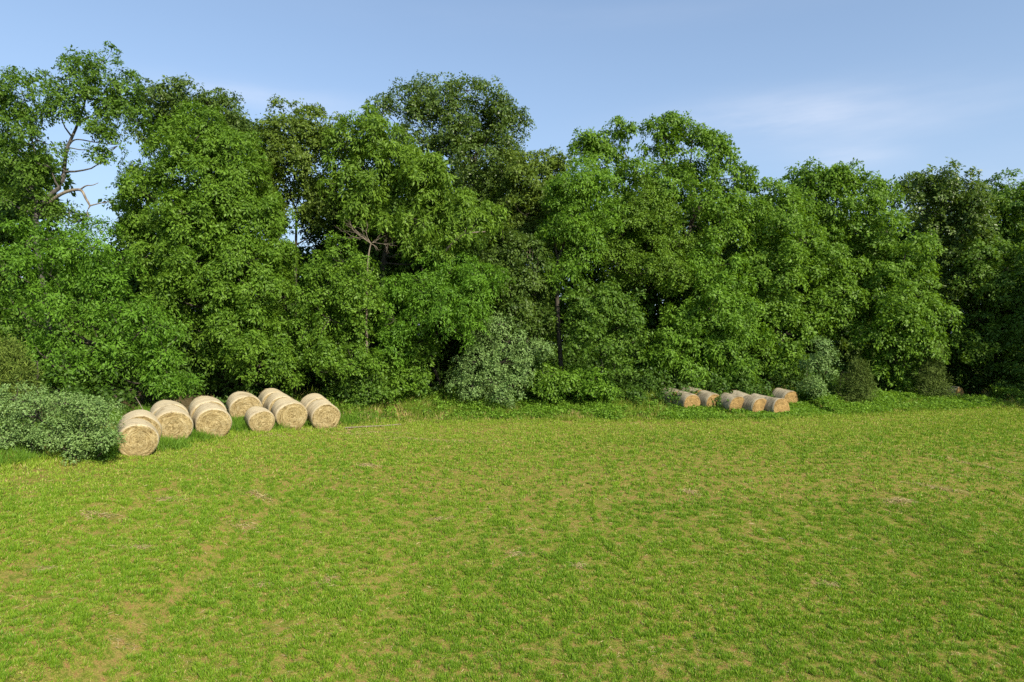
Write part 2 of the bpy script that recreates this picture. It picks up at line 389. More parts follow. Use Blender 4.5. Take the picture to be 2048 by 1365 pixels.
tree('elm_tree', 'yellowish fine-leaved tree rising in the second tier above the weathered hay rolls', 51.5,
     [(1300, 395, 34), (1265, 420, 36), (1320, 430, 42), (1245, 470, 36), (1295, 475, 44), (1350, 480, 36), (1235, 525, 40), (1290, 540, 44), (1345, 545, 42), (1390, 490, 30), (1390, 545, 30)], 'yellow', gap=.12, ll=.15, droop=.5)
tree('maple_tree', 'half-grown bright tree with upright leaves behind the largest pale hay rolls', 41.2,
     [(690, 525, 38), (640, 545, 36), (730, 555, 36), (680, 580, 44), (620, 600, 36), (735, 610, 34), (660, 640, 46), (610, 665, 34), (710, 665, 40), (650, 705, 40), (705, 725, 34), (745, 720, 22), (600, 720, 24)],
     'bright', droop=.4, ll=.15, trunk_r=.09, base=(-10.7, 43), thick=False)
tree('locust_tree', 'soft vivid green tree above the dark hollow between hay rolls and silvery bush', 42.5,
     [(905, 535, 42), (955, 550, 38), (850, 560, 36), (820, 590, 38), (880, 600, 46), (940, 605, 40), (985, 570, 24), (830, 640, 36), (900, 650, 40), (950, 645, 28), (785, 585, 28), (790, 640, 32), (782, 700, 28), (775, 660, 22)], 'vivid', droop=.8, ll=.19, lw=.06, base=(-4.6, 47), trunk_r=.12)
tree('hazel_tree', 'low leafy tree dipping to the weeds just past the last pale hay roll', 43.5,
     [(800, 690, 30), (840, 700, 30), (795, 735, 32), (835, 745, 30), (770, 715, 22), (820, 775, 24), (785, 770, 20)], 'bright', droop=.5, trunk_r=.07)
tree('redbud_tree', 'shadowy tree with light-tipped flat sprays between the silvery bush and weathered hay rolls', 45,
     [(1200, 600, 38), (1160, 600, 28), (1245, 610, 30), (1180, 640, 36), (1240, 650, 36), (1265, 640, 24), (1210, 690, 36), (1255, 690, 28), (1165, 690, 28), (1230, 730, 28)], 'mid', gap=.22, droop=.55, base=(6.2, 46.2), thick=False)
tree('hickory_tree', 'bushy fresh tree with hanging boughs directly over the weathered hay rolls', 50.5,
     [(1425, 530, 44), (1380, 565, 44), (1460, 575, 44), (1420, 615, 52), (1365, 630, 40), (1480, 640, 44), (1395, 680, 46), (1450, 690, 46), (1340, 690, 40), (1320, 730, 32), (1370, 735, 34), (1425, 740, 34), (1475, 745, 30), (1295, 755, 24)],
     'fresh', droop=.8, sub=.46, ll=.25, lw=.085, base=(16, 52))
tree('mulberry_tree', 'full green tree overhanging the end of the weathered hay roll group', 52.5,
     [(1560, 385, 36), (1530, 415, 38), (1590, 420, 40), (1545, 460, 46), (1600, 480, 42), (1540, 525, 48), (1590, 545, 50), (1500, 520, 34), (1550, 600, 50), (1605, 610, 40), (1510, 620, 38), (1560, 665, 44), (1520, 700, 34), (1545, 735, 30), (1500, 740, 22), (1580, 715, 28)],
     'bright', droop=.6, sub=.46, base=(20.5, 54))
tree('black_walnut_tree', 'tree with two humped tops standing behind the small silvery bush', 55,
     [(1620, 365, 34), (1650, 358, 30), (1690, 355, 32), (1735, 375, 32), (1770, 395, 24), (1640, 405, 42), (1700, 410, 46), (1750, 430, 34), (1660, 460, 48), (1720, 475, 46), (1640, 520, 46), (1700, 540, 46), (1660, 590, 44), (1690, 640, 40), (1650, 660, 34)],
     'bright', droop=.6, sub=.45)
tree('hackberry_tree', 'fresh leafy tree reaching down to the weeds between the two dark cedars', 53.5,
     [(1775, 465, 36), (1810, 510, 40), (1770, 530, 42), (1830, 560, 36), (1790, 590, 46), (1750, 600, 36), (1845, 630, 40), (1790, 650, 46), (1745, 670, 36), (1840, 690, 36), (1870, 690, 24), (1795, 710, 40), (1760, 735, 30), (1815, 750, 26)],
     'bright', droop=.55, sub=.46)
tree('oak_tree', 'dull dark oak behind the shaded corner, rounded top and small glossy leaves', 62,
     [(1835, 378, 30), (1880, 372, 34), (1925, 378, 30), (1845, 420, 36), (1900, 420, 44), (1950, 410, 30), (1870, 470, 42), (1930, 470, 42), (1900, 520, 42), (1890, 580, 40), (1930, 575, 30), (1900, 640, 34)], 'oak', gap=.14, droop=.4)
tree('ash_tree', 'dark tree lit only at its crown beyond the shaded end of the field', 66,
     [(1985, 400, 28), (2030, 385, 34), (2075, 390, 36), (1970, 440, 36), (2020, 440, 44), (2075, 450, 44), (1990, 495, 42), (2050, 510, 46)], 'mid', gap=.13)
tree('maple_tree', 'broad tree half in deep shade above the lone distant hay roll', 60,
     [(1960, 515, 36), (2010, 540, 44), (1940, 565, 36), (1985, 590, 44), (2045, 590, 44), (1960, 640, 40), (2030, 660, 50), (1970, 700, 40), (2080, 560, 40), (2080, 650, 44), (1930, 700, 30), (2040, 730, 40)], 'mid', gap=.12)

# ---- bushes
def bush(name, label, D, lobes, leaf, **k):
    k.setdefault('trunk_r', .05); k.setdefault('sub', .36); k.setdefault('gap', .14)
    return tree(name, label, D, lobes, leaf, cat='shrub', trunk_name='stem', **k)
bush('autumn_olive_bush', 'large silvery green bush at the field corner beside the front hay roll', 26.5,
     [(30, 800, 36), (-25, 835, 50), (75, 835, 44), (130, 808, 30), (175, 818, 32), (30, 880, 46), (110, 870, 42), (165, 865, 40), (210, 850, 26), (215, 880, 20), (65, 915, 30), (10, 925, 36), (140, 905, 26), (-60, 890, 50)], 'silver',
     ll=.085, lw=.042, rs0=.22, dens=1.0, droop=.25, M=34, base=(-17.6, 27.0))
bush('autumn_olive_bush', 'tall silvery grey-green bush standing in the weeds midway between the two hay roll groups', 44,
     [(1000, 650, 26), (975, 675, 28), (1020, 685, 30), (1060, 700, 26), (1090, 700, 18), (960, 715, 32), (1005, 725, 36), (1050, 735, 32), (930, 735, 24), (985, 765, 34), (1030, 770, 32), (945, 775, 26), (1000, 795, 24), (915, 760, 18)], 'silver',
     ll=.12, lw=.058, rs0=.30, dens=1.0, droop=.25, M=34, base=(-.7, 45))
bush('autumn_olive_bush', 'small silvery bush under the trees just past the weathered hay rolls', 48.5,
     [(1645, 690, 14), (1658, 712, 15), (1632, 725, 16), (1655, 745, 14), (1622, 765, 16), (1640, 785, 14)], 'silver', ll=.125, lw=.06, rs0=.30, droop=.25, gap=.25, base=(21.6, 49.2))
bush('spicebush', 'bright rounded bush in the weeds touching the tall silvery bush', 44.5,
     [(1100, 755, 24), (1075, 770, 20), (1130, 765, 22), (1110, 785, 20)], 'bright', droop=.4)
bush('spicebush', 'broad-leaved bright bush with dark gaps, second bush past the tall silvery one', 45,
     [(1155, 755, 26), (1190, 758, 26), (1170, 778, 22), (1205, 775, 18)], 'fresh', droop=.5)
bush('honeysuckle_bush', 'dark green bush tucked between the wood and the leaning hay rolls at the back', 42,
     [(700, 775, 24), (735, 770, 26), (720, 790, 20), (760, 785, 18)], 'mid', droop=.4)
bush('honeysuckle_bush', 'leafy low bush growing against the flank of the front pale hay roll', 27.3,
     [(185, 895, 16), (215, 892, 14), (160, 905, 14), (205, 905, 11)], 'fresh', droop=.4, ll=.1, rs0=.22, base=(-17.0, 27.4))
def cedar(name, label, D, px, top, bot, wpx, leaf='cedar'):
    n = 9; L = []
    rg = np.random.default_rng(int(px))
    for i in range(n):
        t = (i + .5) / n; y = top + (bot - top) * t; w = wpx * (.25 + .75 * t ** .8)
        for k in range(1 + int(t * 3)):
            L.append((px + rg.uniform(-.55, .55) * w, y + rg.uniform(-4, 4), max(w * .55, 6)))
    return tree(name, label, D, L, leaf, cat='shrub', ll=.20, lw=.028, rs0=.36, droop=-.6, M=36, trunk_r=.08, gap=.25, rnd=.7, dens=.8, thick=False)
cedar('red_cedar', 'low bronze-green cedar bush beside the small silvery bush under the trees', 49, 1712, 725, 800, 40)
cedar('red_cedar', 'pointed dark cedar bush standing next to the lone distant hay roll', 52, 1866, 690, 795, 40)
cedar('red_cedar', 'yellowish feathery cedar squeezed behind the silvery bush at the field corner', 29.5, 18, 690, 800, 60, 'cedar_gold')

# ---- dead snag
sg = np.random.default_rng(5); sroot_p = P(736, 560, 41.9); sb = np.array([sroot_p[0], 41.9, float(gz(sroot_p[0], 41.9))])
tb = Tubes(); st = smooth_path([sb - UP * .2, P(733, 620, 41.9), P(735, 540, 41.9), P(738, 505, 41.9), P(742, 488, 41.8)], 16); tb.add(st, np.linspace(.09, .035, 16), 6)
tw = Tubes()
for tgt in ((700, 455), (712, 462), (692, 468), (728, 450), (690, 447), (770, 470), (785, 490), (760, 500), (756, 475)):
    e = P(tgt[0], tgt[1], 41.9 + sg.normal() * .4); twig_fan(tw, st[-1], e - st[-1], np.linalg.norm(e - st[-1]) * .75, .022, sg, 2, .35)
dr = bpy.data.objects.new('dead_tree', None); COL.objects.link(dr); dr.location = sb
tag(dr, 'slender dead grey tree with a fan of bare twigs among the leaves', 'dead tree')
link('trunk', tb.mesh('trunk', BARK_PALE, sb), dr); link('bare_twigs', tw.mesh('bare_twigs', BARK_PALE, sb), dr)

# ---- second row, deep in the wood
SKX = [-200, 85, 115, 135, 240, 260, 300, 490, 530, 548, 615, 632, 700, 1000, 1060, 1200, 1400, 1500, 1700, 1900, 2200]
SKY = [255, 265, 400, 490, 490, 380, 280, 320, 400, 495, 495, 350, 310, 290, 360, 360, 350, 400, 410, 420, 430]
k = 0
for px in np.arange(-160, 2260, 84):
    px = px + rng.uniform(-25, 25)
    D = np.interp(px, [-200, 300, 800, 1300, 1700, 2200], [46, 47, 52, 58, 64, 78]) + rng.uniform(-2, 3)
    lim = max(np.interp(px + q, SKX, SKY) for q in (-60, -30, 0, 30, 60)) + 8
    lob = []
    y = lim + 40
    while y < 800:
        r = rng.uniform(42, 60)
        for q in ((-1, 1) if y > lim + 60 else (0,)):
            lob.append((px + q * rng.uniform(25, 60), y, r))
        y += r * .95
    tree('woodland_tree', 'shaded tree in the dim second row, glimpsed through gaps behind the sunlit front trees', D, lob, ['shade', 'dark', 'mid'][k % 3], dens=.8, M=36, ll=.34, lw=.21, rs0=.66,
         group='trees standing deep in the wood', limb=True, trunk_r=.2, thick=False)
    k += 1
# trees on the near right, outside the picture, whose shade falls on the far corner of the field
for i, (x, y, h, r) in enumerate(((49.8, 53.0, 20, 5), (55, 58, 22, 5.5), (45.2, 44.0, 18, 4.8), (61, 60, 20, 5.5), (53, 46, 22, 5.2))):
    seed_ctr[0] += 1; rg = np.random.default_rng(seed_ctr[0])
    b = np.array([x, y, float(gz(x, y))])
    root = bpy.data.objects.new('woodland_tree', None); COL.objects.link(root); root.location = b
    tag(root, 'tree of the wood edge that shades the end of the field', 'tree', 'shade trees beyond the field end')
    Ls = [(b + np.array([rg.uniform(-.6, .6) * r, rg.uniform(-.6, .6) * r, z]), r * .55) for z in np.linspace(2.2, h - r * .5, 7) for q in range(2)]
    V, T, bo = crown_leaves(Ls, rg, .6, .3, .17, .6, .1, M=28, back=1)
    link('crown', crown_mesh('crown', V, T, LM['mid'], b), root)
    tb = Tubes(); tb.add(curve_pts(b - UP * .2, b + UP * h * .8, rg, 8, 0), np.linspace(.28, .08, 8), 8)
    for c, _ in Ls: tb.add(curve_pts([b[0], b[1], c[2] - 1.2], c, rg, 5), np.linspace(.07, .03, 5), 5)
    link('trunk', tb.mesh('trunk', BARK, b), root)

# ---- undergrowth: low bushes along the wood's foot, one mass
rg = np.random.default_rng(77); Ls = []
for x in np.arange(-34, 62, .9):
    for q in range(4):
        xx = x + rg.uniform(-.6, .6); yy = np.interp(xx, EX, EY) * 1.0; dd = rg.uniform(4.5, 17)
        dy = np.interp(xx + .5, EX, EY) - np.interp(xx - .5, EX, EY); nx, ny = -dy / math.hypot(1, dy), 1 / math.hypot(1, dy)
        X, Y = xx + nx * dd, yy + ny * dd
        if 32.5 < X < 41.5 and Y < 61: continue
        r = rg.uniform(.5, 1.1) * (1 if dd < 7 else 1.5 if dd < 10 else 2.4)
        Ls.append((np.array([X, Y, float(gz(X, Y)) + r * rg.uniform(.4, 1.1)]), r))
V, T, _ = crown_leaves(Ls, rg, .55, .19, .11, .42, .1, M=26)
gl = gz(V[:, 0, 0], V[:, 0, 1]); kp = V[:, :, 2].min(1) > gl
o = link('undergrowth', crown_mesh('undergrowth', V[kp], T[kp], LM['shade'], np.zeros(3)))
tag(o, 'dark leafy undergrowth filling the shaded foot of the wood', 'undergrowth', kind='stuff')

# ------------------------------------------------------------------ ground
def axis_coords(lo, hi, step, far):
    a = np.arange(lo, hi + .01, step)
    g = np.cumsum(step * 1.25 ** np.arange(1, 26)); g = g[g < far]
    return np.concatenate([lo - g[::-1], a, hi + g])
gx = axis_coords(-60, 75, .6, 1500); gy = axis_coords(-6, 85, .6, 1500)
XX, YY = np.meshgrid(gx, gy, indexing='ij'); ZZ = gz(XX, YY)
nx_, ny_ = XX.shape; idx = np.arange(nx_ * ny_).reshape(nx_, ny_)
fq = np.stack([idx[:-1, :-1], idx[1:, :-1], idx[1:, 1:], idx[:-1, 1:]], -1).reshape(-1, 4)
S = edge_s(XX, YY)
m, nt, N, L = new_mat('field_soil')
out = N.new('ShaderNodeOutputMaterial'); pb = N.new('ShaderNodeBsdfPrincipled'); pb.inputs['Roughness'].default_value = .95; pb.inputs['Specular IOR Level'].default_value = .1
tc = N.new('ShaderNodeTexCoord')
def noise(scale, detail=6, rough=.6):
    n = N.new('ShaderNodeTexNoise'); n.inputs['Scale'].default_value = scale; n.inputs['Detail'].default_value = detail; n.inputs['Roughness'].default_value = rough
    L.new(tc.outputs['Object'], n.inputs['Vector']); return n
def ramp(src, stops):
    r = N.new('ShaderNodeValToRGB'); el = r.color_ramp.elements
    el[0].position = stops[0][0]; el[0].color = (*stops[0][1], 1); el[1].position = stops[-1][0]; el[1].color = (*stops[-1][1], 1)
    for p, c in stops[1:-1]:
        x = el.new(p); x.color = (*c, 1)
    L.new(src, r.inputs['Fac']); return r
n1 = noise(4.5, 8, .7); n2 = noise(28, 4, .7); n3 = noise(.35, 3)
rA = ramp(n1.outputs['Fac'], [(.28, (.07, .11, .016)), (.42, (.15, .19, .028)), (.54, (.26, .23, .065)), (.62, (.28, .18, .075)), (.76, (.15, .07, .03))])
rB = ramp(n2.outputs['Fac'], [(.3, (.55, .5, .42)), (.7, (1.25, 1.2, 1.1))])
mA = N.new('ShaderNodeMix'); mA.data_type = 'RGBA'; mA.blend_type = 'MULTIPLY'; mA.inputs['Factor'].default_value = 1
L.new(rA.outputs[0], mA.inputs['A']); L.new(rB.outputs[0], mA.inputs['B'])
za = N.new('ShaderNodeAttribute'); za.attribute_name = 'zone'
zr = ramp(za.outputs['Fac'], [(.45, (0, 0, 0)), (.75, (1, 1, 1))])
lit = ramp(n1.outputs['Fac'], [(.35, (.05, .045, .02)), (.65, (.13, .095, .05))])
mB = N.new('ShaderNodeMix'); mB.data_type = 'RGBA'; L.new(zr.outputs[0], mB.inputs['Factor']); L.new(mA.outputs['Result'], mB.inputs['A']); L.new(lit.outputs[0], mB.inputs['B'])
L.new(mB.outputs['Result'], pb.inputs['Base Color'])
bp = N.new('ShaderNodeBump'); bp.inputs['Strength'].default_value = .8; bp.inputs['Distance'].default_value = .04
L.new(n2.outputs['Fac'], bp.inputs['Height']); L.new(bp.outputs[0], pb.inputs['Normal']); L.new(pb.outputs[0], out.inputs['Surface'])
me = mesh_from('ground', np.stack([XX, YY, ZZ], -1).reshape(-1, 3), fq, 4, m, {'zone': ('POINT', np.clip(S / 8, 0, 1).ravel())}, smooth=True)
tag(link('ground', me), 'field soil with dry thatch running back under the wood', 'ground', kind='structure')

# ------------------------------------------------------------------ field crop, verge, weeds
def blades(pos, n_per, hgt, wid, spread, rg, lean=.5):
    """pos (n,3) tuft bases -> triangles"""
    n = len(pos)
    ph = rg.random((n, n_per)) * 6.283; rr = np.sqrt(rg.random((n, n_per))) * spread[:, None]
    b = pos[:, None] + np.stack([np.cos(ph) * rr, np.sin(ph) * rr, np.zeros_like(rr)], -1)
    h = hgt[:, None] * (.5 + .7 * rg.random((n, n_per)))
    dr_ = np.stack([np.cos(ph), np.sin(ph), np.zeros_like(ph)], -1) * (lean * (.3 + rg.random((n, n_per))))[..., None] + rg.normal(size=(n, n_per, 3)) * .22
    dr_[..., 2] = 1
    tip = b + nrm(dr_) * h[..., None]
    th = rg.random((n, n_per)) * 6.283
    side = np.stack([np.cos(th), np.sin(th), rg.normal(size=th.shape) * .3], -1) * (wid[:, None] * (.6 + .8 * rg.random((n, n_per))))[..., None] * .5
    mid = b * .45 + tip * .55
    mid[..., 2] += 0
    v = np.stack([b - side * .5, mid + side, tip, mid - side], 2)
    return v.reshape(-1, 4, 3)
def stuff_mesh(name, V, T, mat, label, cat):
    v = V.reshape(-1, 3)
    o = link(name, mesh_from(name, v, np.arange(len(v)).reshape(-1, 4), 4, mat, {'tint': ('FACE', T)}))
    return tag(o, label, cat, kind='stuff')

CROP = leaf_mat('alfalfa_leaf', (.098, .228, .015), (.262, .385, .026), (.44, .37, .13), trans=.30, rough=.55, spec=.25)
VERGE = leaf_mat('verge_grass', (.165, .262, .022), (.285, .395, .040), (.46, .39, .15), trans=.25, rough=.6, spec=.2)
WEED = leaf_mat('weed_leaf', (.095, .20, .018), (.21, .36, .040), trans=.35)
TALL = leaf_mat('tall_grass', (.115, .205, .020), (.28, .34, .045), (.46, .37, .15), trans=.35)
DRY = leaf_mat('dry_straw', (.36, .28, .12), (.55, .46, .24), trans=.15)

# bare tan patches: photo pixels -> spots on the ground (x, y, half length, half width, angle)
PATCH = []
for px, py, a, bw, an in ((205, 1035, .8, .22, .5), (490, 1055, .45, .35, .9), (275, 1098, .45, .2, .2), (655, 1165, .35, .25, 1.0), (525, 1172, .15, .15, 0), (1865, 975, 1.2, .2, -.55), (1948, 930, 1.6, .14, -.75),
                          (1800, 1002, .5, .3, 0), (735, 932, .5, .2, 0), (870, 882, 3.2, .18, .05), (520, 995, .6, .2, .2), (1380, 985, .4, .2, -.6), (1035, 1110, .3, .15, 0), (1155, 1135, .3, .15, 0), (1655, 1170, .3, .15, 0), (880, 1040, .4, .18, 0),
                          (770, 866, 2.0, .15, .05), (690, 868, 1.2, .12, .1), (340, 1000, .5, .2, .3), (90, 1140, .4, .2, .3), (240, 1290, .25, .15, .3)):
    p = ground_pt(px, py); PATCH.append((p[0], p[1], a, bw, an))
def patch_mask(x, y):
    mk = np.zeros_like(x)
    for X, Y, a, b_, an in PATCH:
        dx, dy = x - X, y - Y; u = dx * math.cos(an) + dy * math.sin(an); w = -dx * math.sin(an) + dy * math.cos(an)
        mk = np.maximum(mk, np.exp(-(u / a) ** 2 - (w / b_) ** 2))
    return mk

def scatter(n, dmin, dmax, rg, power=1.0):
    """points in the wedge the camera sees (with a margin), thinned with distance"""
    u = rg.random(n)
    D = dmin * (dmax / dmin) ** u if power == 1 else np.sqrt(dmin ** 2 + (dmax ** 2 - dmin ** 2) * u)
    x = (rg.random(n) * 2 - 1) * (D * .82 + 7)
    return x, D
rg = np.random.default_rng(11)
VV, TT = [], []
for (d0, d1, n, nb, wmul) in ((9.0, 18, 250000, 11, .85), (18, 28, 225000, 9, 1.15), (28, 58, 280000, 7, 1.8)):
    x, y = scatter(n, d0, d1, rg, 1 if d1 < 30 else 2)
    s = edge_s(x, y)
    q_ = np.clip((y - 16) / 12, 0, 1); cl = (1 - q_) * fbm(N1, x * 7.5, y * 6.0) + q_ * fbm(N1, x * 5.0 + 9, y * 3.6); big = fbm(N2, x * .22, y * .22); fine = N3(x * 9, y * 9)
    g1 = np.clip((cl - .34) * 3.6, 0, 1)           # 0 between tufts, 1 in a tuft
    rowp = .5 + .5 * np.cos(2 * np.pi * (s + .5 * big) / .55)
    keepp = np.clip((N2(x * 7, y * 6) - .14) * 5, .07, 1) * (.80 + .20 * g1) * (.80 + .20 * rowp) * (1 - .93 * patch_mask(x, y)) * np.clip((-s - 1.5 + 3 * (big - .5)) / 3, 0, 1) * np.clip(.55 + fine * .8, 0, 1)
    kp = rg.random(n) < keepp
    x, y, g1, big = x[kp], y[kp], g1[kp], big[kp]
    pos = np.stack([x, y, gz(x, y) - .01], -1)
    h = (.026 + .105 * g1 ** 1.5 * rg.uniform(.5, 1.4, len(x))) * wmul ** .35
    v = blades(pos, nb, h, np.full(len(x), .016) * wmul, np.full(len(x), .06) * wmul ** .6, rg, .6)
    t = np.clip(.55 * rg.random((len(x), nb)) + (.42 * (1 - g1) - .35 * (big - .5) + .13)[:, None] * rg.uniform(.6, 1.3, (len(x), 1)), 0, .93)
    t = np.where(rg.random((len(x), nb)) < (.16 - .13 * g1)[:, None], 1, t)
    VV.append(v); TT.append(t.ravel())
stuff_mesh('alfalfa_crop', np.concatenate(VV), np.concatenate(TT), CROP, 'low tufted green and yellow crop covering the sloping field', 'field crop')
n_crop = sum(len(v) for v in VV)
# dry thatch straws lying between the tufts
x, y = scatter(60000, 10.5, 46, rg)
pm = patch_mask(x, y); s = edge_s(x, y)
kp = (rg.random(len(x)) < np.clip(.35 + pm * 2, 0, 1)) & (s < .5); x, y = x[kp], y[kp]
x2 = []; y2 = []
for X, Y, a, b_, an in PATCH:
    q = int(900 * a * b_ / .15 * .25) + 60; u = rg.normal(size=q) * a * .6; w = rg.normal(size=q) * b_ * .6
    x2.append(X + u * math.cos(an) - w * math.sin(an)); y2.append(Y + u * math.sin(an) + w * math.cos(an))
for px, py, q, sx_ in ((520, 868, 700, 26), (580, 857, 300, 22), (650, 855, 300, 22), (280, 903, 250, 22), (430, 872, 250, 20)):
    g_ = ground_pt(px, py); x2.append(g_[0] + rg.normal(size=q) * sx_ * g_[1] / F); y2.append(g_[1] + rg.normal(size=q) * .22)
x = np.concatenate([x] + x2); y = np.concatenate([y] + y2)
c = np.stack([x, y, gz(x, y) + .012 + .02 * rg.random(len(x))], -1); th = rg.random(len(x)) * 6.283
d = np.stack([np.cos(th), np.sin(th), rg.normal(size=len(x)) * .15], -1); sc = np.clip(y / 14, .8, 2.2)
v = leaf_quads(c, d, UP + rg.normal(size=(len(x), 3)) * .3, rg.uniform(.10, .26, len(x)) * sc ** .5, .010 * sc)
stuff_mesh('dry_thatch', v, rg.random(len(x)), DRY, 'pale straw lying in bare patches and between crop tufts', 'straw')
# verge
VV, TT = [], []
x, y = scatter(330000, 18, 62, rg, 2)
s = edge_s(x, y); cl = fbm(N3, x * .7, y * .7); cl2 = fbm(N2, x * 2.2, y * 2.2)
kp = (s > -9 + 6 * (cl - .5)) & (s < 1.0) & (rg.random(len(x)) < np.clip((s + 8.5) / 6.5, 0, 1) * np.clip(.35 + (cl2 - .3) * 2.0, .12, 1))
x, y, s, cl2 = x[kp], y[kp], s[kp], cl2[kp]
pos = np.stack([x, y, gz(x, y) - .01], -1)
v = blades(pos, 7, .08 + .07 * rg.random(len(x)) + .08 * np.clip(s + .8, 0, 1.5), np.full(len(x), .028), np.full(len(x), .10), rg, .6)
t = np.clip(.6 * rg.random((len(x), 7)) + .45 * (1 - cl2)[:, None], 0, .94); t = np.where(rg.random(t.shape) < .08, 1, t)
stuff_mesh('verge_grass', v, t.ravel(), VERGE, 'short yellow-green mown grass along the rim of the crop', 'grass')
# tall weeds strip
def strip_pts(n, s0, s1, x0, x1):
    xx = rg.uniform(x0, x1, n); dd = rg.uniform(s0, s1, n)
    ey = np.interp(xx, EX, EY); dy = np.interp(xx + .5, EX, EY) - np.interp(xx - .5, EX, EY); h = np.sqrt(1 + dy * dy)
    return xx - dy / h * dd, ey + dd / h, dd
x, y, dd = strip_pts(52000, .0, 7.5, -10.5, 60)
cl = fbm(N1, x * .55 + 5, y * .55); pf = np.clip((cl - .28) * 3, .05, 1) * np.clip(dd / .7 + .45, 0, 1)
kp = (rg.random(len(x)) < pf) & ~((x > 33) & (x < 40.5) & (y > 52.8) & (y < 59)); x, y, dd, cl = x[kp], y[kp], dd[kp], cl[kp]
pos = np.stack([x, y, gz(x, y) - .01], -1)
h = np.interp(dd, [0, .8, 2.2, 4, 7.5], [.20, .36, .50, .66, .72]) * np.where((x > 10) & (x < 21.5) & (y > 43.0) & (y < 51), .30, np.where((x > 10) & (x < 21.5) & (y <= 43.0), .7, 1)) * rg.uniform(.5, 1.4, len(x))
v = blades(pos, 9, h, np.full(len(x), .032), np.full(len(x), .14), rg, .55)
t = np.clip(.6 * rg.random((len(x), 9)) + .5 * (1 - cl)[:, None] * rg.random((len(x), 1)) * 1.3, 0, .93); dryp = .08 + .16 * (dd < 2.6) * (cl < .55) + .55 * np.clip(1 - np.abs(x + 5) / 6, 0, 1) * (cl < .52) + .35 * np.clip((x - 24) / 10, 0, 1) * (cl < .45) * (dd < 2.5)
t = np.where(rg.random((len(x), 1)) < dryp[:, None], 1, t)
stuff_mesh('tall_grass', v, t.ravel(), TALL, 'unmown tall grass with dry stems in the strip before the trees', 'grass')
# leafy weeds: stems with leaf sprays
x, y, dd = strip_pts(25000, .3, 6.5, -9.5, 42)
cl = fbm(N2, x * .5 + 3, y * .5 + 8); kp = rg.random(len(x)) < np.clip((cl - .36) * 4, 0.02, 1) * np.interp(x, [-9, -2, 3], [.25, .5, 1]) * ~((x > 33) & (x < 40.5) & (y > 52.8)); x, y, dd = x[kp], y[kp], dd[kp]
hh = np.interp(dd, [.3, 1.6, 3.5, 7], [.24, .50, .75, .9]) * np.where((x > 10) & (x < 21.5) & (y > 43.0) & (y < 51), .30, np.where((x > 10) & (x < 21.5) & (y <= 43.0), .7, 1)) * rg.uniform(.55, 1.25, len(x))
C = []; Nn = []
for q in range(4):
    C.append(np.stack([x + rg.normal(size=len(x)) * .12, y + rg.normal(size=len(x)) * .12, gz(x, y) + hh * (.35 + .22 * q)], -1)); Nn.append(np.tile(UP, (len(x), 1)))
C = np.concatenate(C); Nn = np.concatenate(Nn)
v, t = sprays(C, Nn, rg.uniform(.14, .26, len(C)), 12, rg, .14, .08, .4, .5)
stuff_mesh('verge_weeds', v, t, WEED, 'knee-high broad-leaved green weeds lining the wood edge and hay rolls', 'weeds')
n_weeds = len(v)
# grass left standing round the pale hay rolls
x, y, dd = strip_pts(9000, .5, 5.5, -19.5, -8.5)
cl = fbm(N1, x * .8 + 2, y * .8 + 4); kp = rg.random(len(x)) < np.clip((cl - .36) * 4, 0, 1) ; x, y, dd = x[kp], y[kp], dd[kp]
x3, y3 = [], []
for px, py, n_, sx in ((335, 893, 260, 18), (370, 878, 260, 22), (395, 872, 220, 18), (478, 858, 300, 16), (490, 850, 260, 14), (562, 855, 160, 10), (600, 852, 120, 20), (690, 846, 200, 14), (720, 838, 260, 25), (225, 905, 260, 14)):
    g_ = ground_pt(px, py); x3.append(g_[0] + rg.normal(size=n_) * sx * g_[1] / F); y3.append(g_[1] + rg.normal(size=n_) * .4)
x = np.concatenate([x] + x3); y = np.concatenate([y] + y3)
pos = np.stack([x, y, gz(x, y) - .01], -1); h = rg.uniform(.18, .55, len(x))
v = blades(pos, 9, h, np.full(len(x), .024), np.full(len(x), .10), rg, .6)
stuff_mesh('bale_side_grass', v, rg.random(len(v)) * .7, WEED, 'dark green grass tufts left standing between the pale hay rolls', 'grass')

